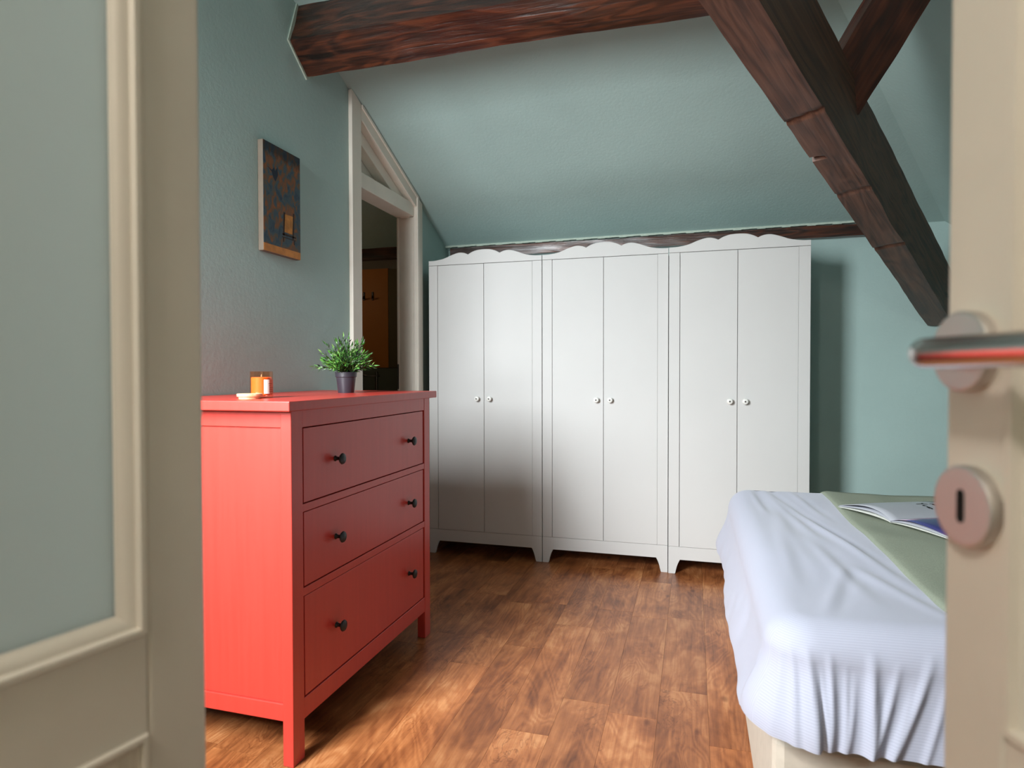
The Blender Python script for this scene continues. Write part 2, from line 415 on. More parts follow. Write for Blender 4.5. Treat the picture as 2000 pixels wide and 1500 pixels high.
def build_bathroom():
    ochre = plaster('ochre_plaster', lin(186, 112, 38))
    olive = simple('olive_panel', lin(92, 76, 44), 0.6, noise_scale=6)
    tile = simple('dark_tile', lin(92, 96, 84), 0.4, noise_scale=5)
    grey = plaster('grey_plaster', lin(120, 112, 98))
    xl = XW - 1.15
    struct(obj('wall_bathroom', bmbox((xl - 0.1, xl, 2.2, YB, -0.01, 2.4), (xl, XW - 0.10, 2.1, 2.2, -0.01, 2.6)), grey), 'bathroom walls beyond the side door')
    wb_ = struct(obj('wall_back', bmbox((xl, XW - 0.10, YB - 0.015, YB + 0.12, -0.01, 2.0)), grey), 'grey bathroom back wall')
    o = obj('ochre_panel', bmbox((xl, -1.912, YB - 0.028, YB - 0.015, 1.066, 1.712)), ochre, wb_, label='ochre painted wall field with hooks')
    o = obj('side_panel', bmbox((-1.912, XW - 0.101, YB - 0.026, YB - 0.015, 1.066, 1.706)), olive, wb_)
    o = obj('tile_dado', bmbox((xl, XW - 0.101, YB - 0.034, YB - 0.015, 0.0, 1.062)), tile, wb_)
    for x, hl in ((-2.086, 'small black wall hook on the ochre bathroom wall, closer to the cream door casing post'), (-2.022, 'small black wall hook on the ochre bathroom wall, closer to the dark side strip')):
        h = empty('coat_hook', (x, YB - 0.028, 1.535))
        tag(h, hl, 'hook', 'black hooks on the ochre wall')
        bm = bmesh.new(); add_box(bm, -0.007, 0.007, -0.006, 0.0, -0.028, 0.028); obj('hook_plate', bm, BLACK, h, bevel=0.003)
        bm = bmesh.new(); add_tube(bm, [(0, -0.004, -0.012), (0.004, -0.02, -0.016), (0.012, -0.032, -0.012), (0.02, -0.036, -0.006)], [0.005, 0.005, 0.005, 0.007], 10)
        obj('hook_peg', bm, BLACK, h, smooth=True)
    # basin with tall tap
    white = simple('basin_ceramic', lin(215, 215, 208), 0.2)
    bx, by = -1.93, YB - 0.26
    b = empty('washbasin', (bx, by, 0)); tag(b, 'dark pedestal washbasin in the bathroom behind the side door', 'washbasin')
    bm = bmesh.new(); add_lathe(bm, [(0.11, 0.0), (0.10, 0.05), (0.08, 0.4), (0.10, 0.70)]); obj('pedestal', bm, white, b, smooth='angle')
    bm = bmesh.new(); add_lathe(bm, [(0.10, 0.70), (0.20, 0.76), (0.22, 0.82), (0.21, 0.82), (0.17, 0.76), (0.04, 0.73)]); obj('bowl', bm, white, b, smooth='angle')
    chrome = simple('dull_chrome', lin(120, 118, 110), 0.3, metal=1.0)
    ty = YB - 0.20; tx = -1.905
    t_ = empty('basin_tap', (tx, ty, 0.75)); tag(t_, 'tall slim metal basin tap with side lever', 'tap')
    bm = bmesh.new(); add_lathe(bm, [(0.016, 0.0), (0.016, 0.01), (0.009, 0.012), (0.009, 0.29)], seg=16); obj('tap_body', bm, chrome, t_, smooth='angle')
    bm = bmesh.new(); add_tube(bm, [(0.02, 0, 0.262), (-0.06, -0.01, 0.262), (-0.09, -0.012, 0.268)], [0.007, 0.006, 0.009], 12); obj('tap_lever', bm, chrome, t_, smooth=True)
build_bathroom()

# ------------------------------------------------------------------ timber
def rough_beam(name, sect, p0, p1, right, upv, mat, label, n=60, jit=0.004, seed=1, notch=None):
    """sweep a polygonal cross-section (a along right, b along up) from p0 to p1 with hand-hewn irregularity"""
    p0, p1 = Vector(p0), Vector(p1); d = p1 - p0; L = d.length; dn = d.normalized()
    # local frame: x along beam so that the grain follows it
    R = Matrix((dn, right, upv)).transposed().to_4x4()
    M = Matrix.Translation(p0) @ R
    # subdivide section edges
    pts = []
    k = len(sect)
    for i in range(k):
        a, b = Vector(sect[i]), Vector(sect[(i+1) % k])
        for j in range(5): pts.append(a.lerp(b, j/5))
    cen = sum(pts, Vector((0, 0)))/len(pts)
    bm = bmesh.new(); rings = []
    for i in range(n + 1):
        x = L*i/n; ring = []
        for q in pts:
            dir_ = (q - cen).normalized()
            nz = noise.noise(Vector((x*1.6 + seed*7, q.x*9, q.y*9)))*jit*1.6 + noise.noise(Vector((x*9 + seed*3, q.x*30, q.y*30)))*jit*0.6
            qq = q + dir_*nz
            if notch: qq = notch(x, qq)
            ring.append(bm.verts.new((x, qq.x, qq.y)))
        rings.append(ring)
    m = len(pts)
    for i in range(n):
        for j in range(m):
            bm.faces.new([rings[i][j], rings[i][(j+1) % m], rings[i+1][(j+1) % m], rings[i+1][j]])
    bm.faces.new(rings[0]); bm.faces.new(list(reversed(rings[-1])))
    o = obj(name, bm, mat, None, smooth='angle'); o.matrix_world = M
    return tag(o, label, 'beam')

def build_beams():
    # purlin along X under the main slope (section in Y, Z)
    sect = [(2.150, 2.475), (2.094, 2.313), (2.203, 2.222), (2.345, 2.315), (2.37, 2.375)]
    c = Vector((2.22, 2.35))
    s2 = [(a - c.x, b - c.y) for a, b in sect]
    rough_beam('ceiling_beam', s2, (XW - 0.02, c.x, c.y), (0.44, c.x, c.y), Vector((0, 1, 0)), Vector((0, 0, 1)), BEAM,
               'thick glossy dark timber purlin set into the left wall below the ceiling', n=110, jit=0.008, seed=2)
    # plaster collar where the purlin enters the wall
    bm = bmesh.new()
    ins = [(a, b) for a, b in s2]
    def off(k):
        return [((a)*(1 + k), (b)*(1 + k)) for a, b in ins]
    O, I = off(0.10), off(-0.05)
    n = len(O)
    for i in range(n):
        j = (i+1) % n
        add_prism(bm, [O[i], O[j], I[j], I[i]], lambda a, b, d: (d, c.x + a, c.y + b), XW - 0.01, XW + 0.006)
    o = obj('trim_1', bm, PLASTER_EDGE); struct(o, 'pale plaster edge around the purlin end')
    # wall plate on top of the back wall
    sect = [(-0.03, -0.030), (0.03, -0.030), (0.03, 0.030), (-0.03, 0.030)]
    rough_beam('wall_plate', sect, (XW - 0.0 + 0.03, YB - 0.015, 1.782), (1.0, YB - 0.015, 1.782), Vector((0, 1, 0)), Vector((0, 0, 1)), BEAM,
               'slim dark timber wall plate along the top of the back wall behind the wardrobes', n=70, jit=0.004, seed=5)
    bm = bmesh.new()
    for i in range(60):
        a, b = XW + (1.0 - XW)*i/60, XW + (1.0 - XW)*(i+1)/60
        add_box(bm, a, b, YB - 0.052, YB - 0.03, 1.8165 + 0.002*math.sin(i*2.1), 1.828)
    struct(obj('trim_2', bm, PLASTER_EDGE), 'ragged pale plaster line above the wall plate')
    # wall plate in the bathroom
    rough_beam('bathroom_beam', [(-0.03, -0.036), (0.03, -0.036), (0.03, 0.036), (-0.03, 0.036)], (XW - 1.15, YB - 0.045, 1.805), (XW - 0.10, YB - 0.045, 1.805), Vector((0, 1, 0)), Vector((0, 0, 1)), BEAM_Z,
               'black-brown timber across the bathroom wall beyond the side door', n=20, seed=9)
    # diagonal hip rafter
    d = cam_ray(2150, 1115).normalized()
    d = Vector((0.44612402, 0.86572963, -0.22690432)).normalized()
    h = Vector((d.y, -d.x, 0)).normalized(); v = h.cross(d)
    low = Vector((1.181, 3.74, 1.262)); st = low - d*3.1
    W, H = 0.108, 0.245
    def notch(x, q):
        b = q.copy()
        # shallow saw kerfs and a chipped slot on the underside
        for k, (pos, dep) in enumerate(((1.0, 0.007), (1.48, 0.005), (1.97, 0.005))):
            if q.y < 0.01 and abs(x - pos + (q.x - 0.05)*0.22) < 0.009: b.y += dep
        if q.y < 0.02 and q.x < 0.035 and abs(x - 1.23) < 0.010: b.y += 0.020
        if q.y < 0.06 and q.x > 0.085: b.x -= 0.010*max(0, noise.noise(Vector((x*3.1, 4.0, 0))))
        return b
    rough_beam('diagonal_rafter', [(0, 0), (W, 0), (W, H), (0, H)], st, low - d*0.04, h, v, RAFTER,
               'dark diagonal timber rafter descending to the back wall above the bed', n=330, jit=0.004, seed=11, notch=notch)
    # strut meeting the rafter
    eye = Vector((0, 0, EYE))
    j = eye + cam_ray(1664, 140)*1.93
    top = eye + cam_ray(1782, -55)*1.84
    ax = (top - j).normalized(); top = j + ax*0.36; j = j - ax*0.11
    side = ax.cross(Vector((0.28, -0.96, 0))).normalized(); nn = side.cross(ax)
    rough_beam('rafter_strut', [(-0.072, -0.06), (0.072, -0.06), (0.072, 0.06), (-0.072, 0.06)], j, top, side, nn, BEAM_Z,
               'short dark timber strut rising from the diagonal rafter', n=30, jit=0.005, seed=17)
build_beams()

def build_bathroom_fill():  # unseen fill light, added to brighten the ochre wall
    p = Vector((XW - 1.15, 3.05, 1.62))
    e = empty('bathroom_fill_lamp', p); tag(e, 'added unseen fill lamp inside the bathroom beyond the side door', 'lamp')
    m, nt, b = newmat('bathroom_fill_glass'); b.inputs['Base Color'].default_value = (0.9, 0.85, 0.75, 1); b.inputs['Emission Color'].default_value = (1, 0.75, 0.45, 1); b.inputs['Emission Strength'].default_value = 0.6
    bm = bmesh.new(); add_box(bm, 0.0, 0.02, -0.03, 0.03, -0.06, 0.06); obj('fill_lamp_base', bm, BLACK, e)
    bm = bmesh.new(); add_lathe(bm, [(0.03, -0.05), (0.045, 0.0), (0.03, 0.05)], Matrix.Translation((0.07, 0, 0)), seg=24); obj('fill_lamp_globe', bm, m, e, smooth='angle')
    l = bpy.data.lights.new('bathroom_fill_light', 'POINT'); l.energy = 0.9; l.color = (1.0, 0.74, 0.44); l.shadow_soft_size = 0.05
    lo_ = bpy.data.objects.new('bathroom_fill_light', l); COL.objects.link(lo_); lo_.location = p + Vector((0.2, 0.0, 0.0))
build_bathroom_fill()
def build_hall_fill():  # fill light added behind the camera to lift the door leaves
    e = empty('hall_fill_lamp', (-0.50, -0.58, 2.40)); tag(e, 'added unseen fill lamp in the hall behind the double door', 'lamp')
    brass = simple('fill_lamp_metal', lin(150, 140, 120), 0.4, metal=0.8)
    bm = bmesh.new(); add_lathe(bm, [(0.07, -0.001), (0.07, -0.02), (0.03, -0.03)], seg=24); obj('fill_lamp_base', bm, brass, e, smooth='angle')
    m, nt, b = newmat('hall_fill_glass'); b.inputs['Base Color'].default_value = (0.9, 0.88, 0.82, 1); b.inputs['Emission Color'].default_value = (1, 0.86, 0.66, 1); b.inputs['Emission Strength'].default_value = 4.0
    bm = bmesh.new(); add_lathe(bm, [(0.03, -0.03), (0.09, -0.06), (0.11, -0.11), (0.09, -0.16), (0.03, -0.185)], seg=32); obj('fill_lamp_globe', bm, m, e, smooth='angle')
    l = bpy.data.lights.new('hall_fill_light', 'POINT'); l.energy = 25.0; l.color = (1.0, 0.92, 0.84); l.shadow_soft_size = 0.08
    lo_ = bpy.data.objects.new('hall_fill_light', l); COL.objects.link(lo_); lo_.location = (-0.50, -0.58, 2.10)
build_hall_fill()

# ------------------------------------------------------------------ wardrobes
WX, WY, WW, WD = -1.452, 3.297, 0.6647, 0.385
def build_wardrobe(i):
    names = ['white two-door wardrobe with scalloped crown nearest the side door frame',
             'white two-door wardrobe with scalloped crown between two matching wardrobes',
             'white two-door wardrobe with scalloped crown beside the bare wall and the bed']
    e = empty('wardrobe', (WX + WW*i + WW/2, WY - (0.008 if i == 2 else 0.0), 0))
    tag(e, names[i], 'wardrobe', 'row of white wardrobes')
    g = 0.0019; a = WW/2 - g
    zb, zc, zv = 0.139, 1.640, 1.6665
    st = 0.054
    # carcass
    obj('body', bmbox((-a, -a + 0.016, 0.02, WD, 0.05, zc), (a - 0.016, a, 0.02, WD, 0.05, zc), (-a + 0.016, a - 0.016, 0.02, WD, zc - 0.016, zc), (-a + 0.016, a - 0.016, 0.02, WD, zb - 0.02, zb), (-a + 0.016, a - 0.016, WD - 0.008, WD, zb, zc - 0.016)), WHITE, e, bevel=0.001)
    for s in (-1, 1):
        x0, x1 = sorted((s*a, s*(a - st + 0.0012)))
        obj('stile', bmbox((x0, x1, 0.0, 0.02, zb + 0.0012, zc - 0.0015)), WHITE, e, bevel=0.0012)
    for s in (-1, 1):
        x0, x1 = sorted((s*0.0011, s*(a - st + (0.0008 if s > 0 else -0.0012))))
        dr = obj('door', bmbox((x0, x1, -0.0015, 0.0165, zb + 0.0015, zc - 0.0025)), WHITE, e, bevel=0.0014)
        bm = bmesh.new()
        M = Matrix.Translation((s*0.036, -0.0015, 0.887)) @ Matrix.Rotation(math.pi/2, 4, 'X')
        add_lathe(bm, [(0.007, 0), (0.006, 0.008), (0.0075, 0.012), (0.0125, 0.016), (0.0145, 0.021), (0.0125, 0.026), (0.006, 0.0285)], M, 24)
        k = obj('knob', bm, KNOBW, dr, smooth='angle')
        bm = bmesh.new(); add_lathe(bm, [(0.0042, 0.0283), (0.0042, 0.0292)], M, 14); obj('knob_screw', bm, DARKDOT, k)
    # plinth with bracket feet
    L = []
    foot_w, top_w, zr = 0.033, 0.058, 0.073
    def curve(sgn):
        out = []
        for k in range(9):
            t = k/8
            ww = foot_w + (top_w - foot_w)*(t**0.75*0.55 + t**3*0.45) if t < 1 else top_w
            out.append((sgn*(a - ww), zr*t))
        return out
    poly = [(-a, 0)] + curve(-1) + list(reversed(curve(1))) + [(a, 0), (a, zb), (-a, zb)]
    bm = bmesh.new(); add_prism(bm, poly, lambda p, q, d: (p, d, q), 0.0, 0.018)
    obj('plinth', bm, WHITE, e, bevel=0.0012)
    for s in (-1, 1):
        x0, x1 = sorted((s*a, s*(a - 0.016)))
        bm = bmesh.new(); add_prism(bm, [(0.018, 0), (0.055, 0), (0.075, 0.05), (WD - 0.075, 0.05), (WD - 0.05, 0), (WD, 0), (WD, 0.06), (0.018, 0.06)], lambda p, q, d: (d, p, q), x0, x1)
        obj('side_foot', bm, WHITE, e)
    # scalloped crown
    ks = [(0, 0.0), (0.06, 0.001), (0.14, 0.010), (0.21, 0.027), (0.26, 0.0365), (0.295, 0.0385), (0.33, 0.0345), (0.36, 0.026)]
    ks2 = [(0.36, 0.026), (0.395, 0.0385), (0.44, 0.0475), (0.485, 0.050), (0.5, 0.050)]
    half = [(t, h) for t, h in ks] + ks2[1:]
    pts = []
    def catm(P, n=5):
        out = []
        for q in range(len(P) - 1):
            p0, p1, p2, p3 = P[max(q-1, 0)], P[q], P[q+1], P[min(q+2, len(P)-1)]
            for k in range(n):
                t = k/n
                out.append(tuple(0.5*((2*p1[c]) + (-p0[c]+p2[c])*t + (2*p0[c]-5*p1[c]+4*p2[c]-p3[c])*t*t + (-p0[c]+3*p1[c]-3*p2[c]+p3[c])*t**3) for c in (0, 1)))
        return out
    prof = catm(ks) + catm(ks2) + [(0.5, 0.050)]
    prof = prof + [(1 - t, h) for t, h in reversed(prof[:-1])]
    poly = [(-a, zc)] + [(-a + 2*a*t, zv + h) for t, h in prof] + [(a, zc)]
    bm = bmesh.new(); add_prism(bm, poly, lambda p, q, d: (p, d, q), -0.001, 0.018)
    obj('crown', bm, WHITE, e, bevel=0.0008, seg=1)
for i in range(3): build_wardrobe(i)

# ------------------------------------------------------------------ chest of drawers
def build_chest():
    X0, Y0, L = -0.998, 1.388, 0.882
    e = empty('chest_of_drawers', (X0, Y0, 0)); tag(e, 'red three-drawer chest with black knobs against the teal wall', 'chest of drawers')
    D = 0.485
    T = 0.96
    # local: x from 0 (front) to -D (back); y 0..L
    obj('top', bmbox((-D - 0.012, 0.020, -0.034, L + 0.026, T - 0.026, T)), RED, e, bevel=0.0025)
    pw, pd = 0.050, 0.032
    for (xa, xb) in ((-pd, 0.0), (-D, -D + pd)):
        for (ya, yb_) in ((0, pw), (L - pw, L)):
            obj('leg', bmbox((xa, xb, ya, yb_, 0, T - 0.026)), RED, e, bevel=0.002)
    for (ya, yb_, s) in ((0.010, 0.022, -1), (L - 0.022, L - 0.010, 1)):
        obj('side_panel', bmbox((-D + pd, -pd, ya, yb_, 0.163, 0.888)), RED, e)
        ro = (0.004, 0.024) if s < 0 else (L - 0.024, L - 0.004)
        obj('side_rail', bmbox((-D + pd, -pd - 0.0008, ro[0], ro[1], 0.889, T - 0.026)), RED, e, bevel=0.0015)
        obj('side_rail', bmbox((-D + pd, -pd - 0.0008, ro[0], ro[1], 0.116, 0.162)), RED, e, bevel=0.002)
    obj('back_panel', bmbox((-D + 0.002, -D + 0.010, pw, L - pw, 0.12, T - 0.03)), RED, e)
    obj('front_rail', bmbox((-0.03, -0.001, pw, L - pw, 0.887, T - 0.026)), RED, e, bevel=0.001)
    obj('front_rail', bmbox((-0.03, -0.001, pw, L - pw, 0.6605, 0.6815)), RED, e, bevel=0.001)
    obj('front_rail', bmbox((-0.03, -0.001, pw, L - pw, 0.4345, 0.4565)), RED, e, bevel=0.001)
    obj('front_rail', bmbox((-0.03, -0.001, pw, L - pw, 0.104, 0.160)), RED, e, bevel=0.0015)
    gap = simple('drawer_gap_shade', lin(40, 8, 7), 0.8)  # dark sheet behind the drawers, shade in the gaps put in as colour
    obj('gap_shade_panel', bmbox((-0.08, -0.028, pw, L - pw, 0.16, 0.888)), gap, e)
    for (za, zb, zk) in ((0.684, 0.884, 0.783), (0.459, 0.658, 0.555), (0.163, 0.432, 0.295)):
        d = obj('drawer', bmbox((-0.026, -0.003, pw + 0.0075, L - pw - 0.0075, za, zb)), RED, e, bevel=0.0012)
        for ky in (0.212, 0.698):
            bm = bmesh.new()
            M = Matrix.Translation((-0.003, ky, zk)) @ Matrix.Rotation(math.pi/2, 4, 'Y')
            add_lathe(bm, [(0.0085, 0), (0.008, 0.002), (0.0055, 0.005), (0.005, 0.013), (0.007, 0.017), (0.0145, 0.0205), (0.0165, 0.0235), (0.0150, 0.027), (0.009, 0.0295), (0.003, 0.0302)], M, 24)
            obj('knob', bm, BLACK, d, smooth='angle')
build_chest()

# ------------------------------------------------------------------ plant, candle
def build_plant():
    px, py, pz = -1.205, 2.00, 0.960
    e = empty('potted_plant', (px, py, pz)); tag(e, 'small bushy green plant in a charcoal pot on the red chest', 'plant')
    pot = simple('charcoal_plastic', lin(46, 44, 52), 0.42, noise_scale=8)
    k = 0.93
    bm = bmesh.new(); add_lathe(bm, [(0.0300*k, 0), (0.0305*k, 0.001), (0.0372*k, 0.060*k), (0.0400*k, 0.062*k), (0.0415*k, 0.079*k), (0.0412*k, 0.0805*k), (0.0390*k, 0.0805*k), (0.037*k, 0.066*k)], seg=40)
    obj('pot', bm, pot, e, smooth='angle')
    soil = simple('soil', lin(32, 24, 18), 0.95, noise_scale=120, noise_amt=0.4)
    bm = bmesh.new(); add_lathe(bm, [(0.0385*k, 0.066*k), (0.0385*k, 0.07*k), (0.02*k, 0.073*k)], seg=24); obj('soil', bm, soil, e)
    m, nt, b = newmat('plant_leaf')
    g = N(nt, 'ShaderNodeNewGeometry'); r = ramp(nt, [(0.0, lin(26, 56, 18)), (0.45, lin(46, 96, 30)), (0.85, lin(80, 134, 48)), (1.0, lin(130, 168, 92))])
    nt.links.new(g.outputs['Random Per Island'], r.inputs[0]); nt.links.new(r.outputs[0], b.inputs['Base Color'])
    b.inputs['Roughness'].default_value = 0.42
    stem_m = simple('plant_stem', lin(52, 60, 30), 0.6)
    rnd = random.Random(12)
    bl = bmesh.new(); bs = bmesh.new()
    for s in range(110):
        az = rnd.uniform(0, 2*math.pi); lean = rnd.betavariate(1.5, 1.3)*1.12
        L = rnd.uniform(0.080, 0.140)*(1.0 - 0.27*lean)
        base = Vector((0.026*math.cos(az)*rnd.random(), 0.026*math.sin(az)*rnd.random(), 0.066))
        pts = []
        for q in range(7):
            t = q/6; a = lean*(0.75 + 0.45*t)
            pts.append(base + Vector((math.cos(az)*math.sin(a), math.sin(az)*math.sin(a), math.cos(a)*(1 - 0.12*t*lean)))*L*t)
        add_tube(bs, pts, [0.0010]*6 + [0.0005], 5)
        for q in range(13):
            t = 0.16 + 0.86*q/12
            f = min(t, 0.999)*6; i0 = int(f); p = pts[i0].lerp(pts[i0+1], f - i0); tn = (pts[i0+1] - pts[i0]).normalized()
            ra = q*2.4 + rnd.uniform(-0.4, 0.4)
            o1 = tn.orthogonal().normalized(); o2 = tn.cross(o1)
            outd = o1*math.cos(ra) + o2*math.sin(ra)
            ld = (tn*rnd.uniform(0.75, 1.3) + outd*(0.9 if q < 12 else 0.1)).normalized()
            wd = ld.cross(outd).normalized() if q < 12 else o1
            nl = wd.cross(ld).normalized()
            ll = rnd.uniform(0.017, 0.026); lw = rnd.uniform(0.0024, 0.0038)
            A = [p, p + ld*ll*0.4 + wd*lw + nl*0.0008, p + ld*ll, p + ld*ll*0.4 - wd*lw + nl*0.0008, p + ld*ll*0.45 - nl*0.0006]
            V = [bl.verts.new(x) for x in A]
            bl.faces.new([V[0], V[1], V[4]]); bl.faces.new([V[1], V[2], V[4]]); bl.faces.new([V[2], V[3], V[4]]); bl.faces.new([V[3], V[0], V[4]])
    tag(obj('stems', bs, stem_m, e), kind='stuff'); tag(obj('foliage', bl, m, e), kind='stuff')
build_plant()

def build_candle():
    cx, cy, z = -1.213, 1.55, 0.960
    e = empty('candle_jar', (cx, cy, z)); tag(e, 'orange scented candle in an amber glass with a white label', 'candle')
    glass, nt, b = newmat('amber_glass')
    tr = N(nt, 'ShaderNodeBsdfTransparent'); tr.inputs[0].default_value = (1.0, 0.84, 0.72, 1)
    gl = N(nt, 'ShaderNodeBsdfGlossy'); gl.inputs['Roughness'].default_value = 0.04
    mx = N(nt, 'ShaderNodeMixShader'); mx.inputs[0].default_value = 0.07
    nt.links.new(tr.outputs[0], mx.inputs[1]); nt.links.new(gl.outputs[0], mx.inputs[2]); nt.links.new(mx.outputs[0], nt.nodes['Material Output'].inputs[0])
    wax, nt, b = newmat('orange_wax')
    b.inputs['Base Color'].default_value = lin(255, 132, 58); b.inputs['Roughness'].default_value = 0.5
    b.inputs['Subsurface Weight'].default_value = 0.3; b.inputs['Subsurface Radius'].default_value = (0.02, 0.008, 0.003)
    R, H = 0.0315, 0.076
    bm = bmesh.new(); add_lathe(bm, [(R - 0.002, 0.0), (R, 0.002), (R, H), (R - 0.0012, H + 0.0005), (R - 0.0022, H), (R - 0.0022, 0.007), (0.004, 0.006)], seg=40, caps=True)
    obj('glass_jar', bm, glass, e, smooth='angle', label='amber glass jar')
    bm = bmesh.new(); add_lathe(bm, [(R - 0.0032, 0.0076), (R - 0.0032, 0.059), (R - 0.006, 0.060), (0.002, 0.0605)], seg=36); wx = obj('wax', bm, wax, e, smooth='angle', label='orange wax')
    bm = bmesh.new(); add_tube(bm, [(0, 0, 0.059), (0, 0, 0.066), (0.001, 0, 0.068)], 0.0009, 6); obj('wick', bm, simple('wick', lin(236, 200, 170), 0.8), e)
    lab = simple('paper_label', lin(238, 232, 222), 0.6); labt = simple('paper_label_tan', lin(206, 140, 108), 0.6); ink = simple('label_ink', lin(120, 60, 52), 0.7)
    def arc_strip(a0, a1, z0, z1, rr, n=10):
        bm = bmesh.new(); lo_ = []; hi_ = []
        for k in range(n + 1):
            a = a0 + (a1 - a0)*k/n
            lo_.append((rr*math.cos(a), rr*math.sin(a), z0)); hi_.append((rr*math.cos(a), rr*math.sin(a), z1))
        for k in range(n):
            q = [bm.verts.new(p) for p in (lo_[k], lo_[k+1], hi_[k+1], hi_[k])]; bm.faces.new(q)
        bmesh.ops.remove_doubles(bm, verts=bm.verts, dist=1e-6)
        return bm
    a0 = math.atan2(-cy, -cx)                      # towards the viewer's side of the room
    l1 = obj('jar_label', arc_strip(a0 + 0.20, a0 + 0.72, 0.012, 0.053, R + 0.0004), lab, e, label='white paper label')
    l2 = obj('jar_label', arc_strip(a0 + 0.72, a0 + 1.45, 0.012, 0.053, R + 0.0004), labt, e)
    for k, (u0, u1) in enumerate(((0.62, 1.05), (0.66, 0.86), (0.70, 1.3), (0.70, 1.2), (0.70, 1.25))):
        obj('label_print', arc_strip(a0 + u0, a0 + u1, 0.040 - k*0.0055, 0.0412 - k*0.0055, R + 0.0008), ink, l2)
    # wooden lid lying in front
    wood = timber('pale_lid_wood', lin(205, 160, 115), lin(232, 192, 150), lin(244, 214, 178), 0.5, coat=0.1, relief=0.1)
    lx, ly = -1.196, 1.478
    l = empty('wooden_lid', (lx, ly, z)); tag(l, 'round pale wooden candle lid lying beside the orange candle', 'lid')
    bm = bmesh.new(); add_lathe(bm, [(0.0285, 0), (0.029, 0.001), (0.029, 0.006), (0.0335, 0.0065), (0.034, 0.0075), (0.034, 0.0135), (0.033, 0.0145)], seg=40); obj('disc', bm, wood, l, smooth='angle')
build_candle()

# ------------------------------------------------------------------ canvas on the left wall
def build_canvas():
    y0, y1, z0, z1 = 1.905, 2.124, 1.472, 1.868
    e = empty('wall_canvas', (XW, (y0 + y1)/2, z0)); tag(e, 'narrow blue and orange painted canvas hung on the teal wall', 'painting')
    inv = Matrix.Translation(-e.location)
    edge = simple('canvas_edge', lin(118, 106, 92), 0.7, noise_scale=30)
    m, nt, b = newmat('canvas_paint')
    v = mapped(nt, (1, 34, 26)); n = N(nt, 'ShaderNodeTexNoise'); n.inputs['Scale'].default_value = 1; n.inputs['Detail'].default_value = 6; n.inputs['Distortion'].default_value = 0.9
    nt.links.new(v, n.inputs['Vector'])
    r = ramp(nt, [(0.30, lin(42, 62, 80)), (0.44, lin(62, 84, 94)), (0.51, lin(90, 80, 66)), (0.60, lin(128, 78, 42)), (0.74, lin(146, 90, 50))])
    nt.links.new(n.outputs['Fac'], r.inputs[0])
    tc = N(nt, 'ShaderNodeTexCoord'); sp = N(nt, 'ShaderNodeSeparateXYZ'); nt.links.new(tc.outputs['Generated'], sp.inputs[0])
    n2 = N(nt, 'ShaderNodeTexNoise'); n2.inputs['Scale'].default_value = 14; nt.links.new(tc.outputs['Generated'], n2.inputs['Vector'])
    ad = N(nt, 'ShaderNodeMath', operation='MULTIPLY_ADD'); ad.inputs[1].default_value = 0.16; nt.links.new(n2.outputs['Fac'], ad.inputs[0]); nt.links.new(sp.outputs['Z'], ad.inputs[2])
    tp = ramp(nt, [(0.93, (1, 1, 1, 1)), (1.0, (0.28, 0.3, 0.36, 1))]); nt.links.new(ad.outputs[0], tp.inputs[0])
    mx = N(nt, 'ShaderNodeMix', data_type='RGBA', blend_type='MULTIPLY'); mx.inputs[0].default_value = 1
    nt.links.new(r.outputs[0], mx.inputs[6]); nt.links.new(tp.outputs[0], mx.inputs[7]); nt.links.new(mx.outputs[2], b.inputs['Base Color'])
    b.inputs['Roughness'].default_value = 0.65
    def part(name, bm, mat, lab=None, p=e, bev=0):
        o = obj(name, bm, mat, p, bevel=bev, label=lab)
        if p is e: o.matrix_parent_inverse = inv
        return o
    part('canvas_block', bmbox((XW + 0.001, XW + 0.023, y0, y1, z0, z1)), edge, bev=0.002)
    xs = XW + 0.0232
    part('painted_face', bmbox((xs, xs + 0.0006, y0 + 0.001, y1 - 0.001, z0 + 0.028, z1 - 0.001)), m)
    part('gold_band', bmbox((xs, xs + 0.0006, y0 + 0.001, y1 - 0.001, z0 + 0.001, z0 + 0.028)), simple('gold_band', lin(196, 128, 52), 0.5, noise_scale=30, noise_amt=0.2), 'golden strip along the bottom edge')
    ink = simple('dark_blue_ink', lin(24, 40, 56), 0.7)
    xp = xs + 0.0008
    def poly(pts):
        bm = bmesh.new(); add_prism(bm, [(y0 + a*(y1 - y0), z0 + b*(z1 - z0)) for a, b in pts], lambda a, b, d: (d, a, b), xp - 0.0002, xp + 0.0004); return bm
    bird = poly([(0.10, 0.775), (0.22, 0.755), (0.28, 0.79), (0.30, 0.755), (0.36, 0.80), (0.38, 0.735), (0.35, 0.70), (0.31, 0.665), (0.25, 0.70), (0.22, 0.74)])
    part('painted_bird', bird, ink, 'dark blue bird shape')
    ch = simple('painted_ochre', lin(186, 126, 58), 0.7, noise_scale=60, noise_amt=0.25); ln = simple('painted_line', lin(46, 28, 22), 0.7)
    part('painted_chair', poly([(0.54, 0.225), (0.76, 0.225), (0.78, 0.40), (0.54, 0.395)]), ch, 'ochre chair shape')
    for q in ([(0.50, 0.19), (0.54, 0.19), (0.56, 0.41), (0.52, 0.41)], [(0.76, 0.18), (0.80, 0.18), (0.82, 0.43), (0.78, 0.43)], [(0.48, 0.195), (0.86, 0.195), (0.86, 0.21), (0.48, 0.21)], [(0.48, 0.17), (0.86, 0.17), (0.86, 0.178), (0.48, 0.178)], [(0.50, 0.13), (0.53, 0.13), (0.53, 0.17), (0.50, 0.17)], [(0.80, 0.13), (0.83, 0.13), (0.83, 0.17), (0.80, 0.17)]):
        part('painted_line', poly(q), ln)
build_canvas()

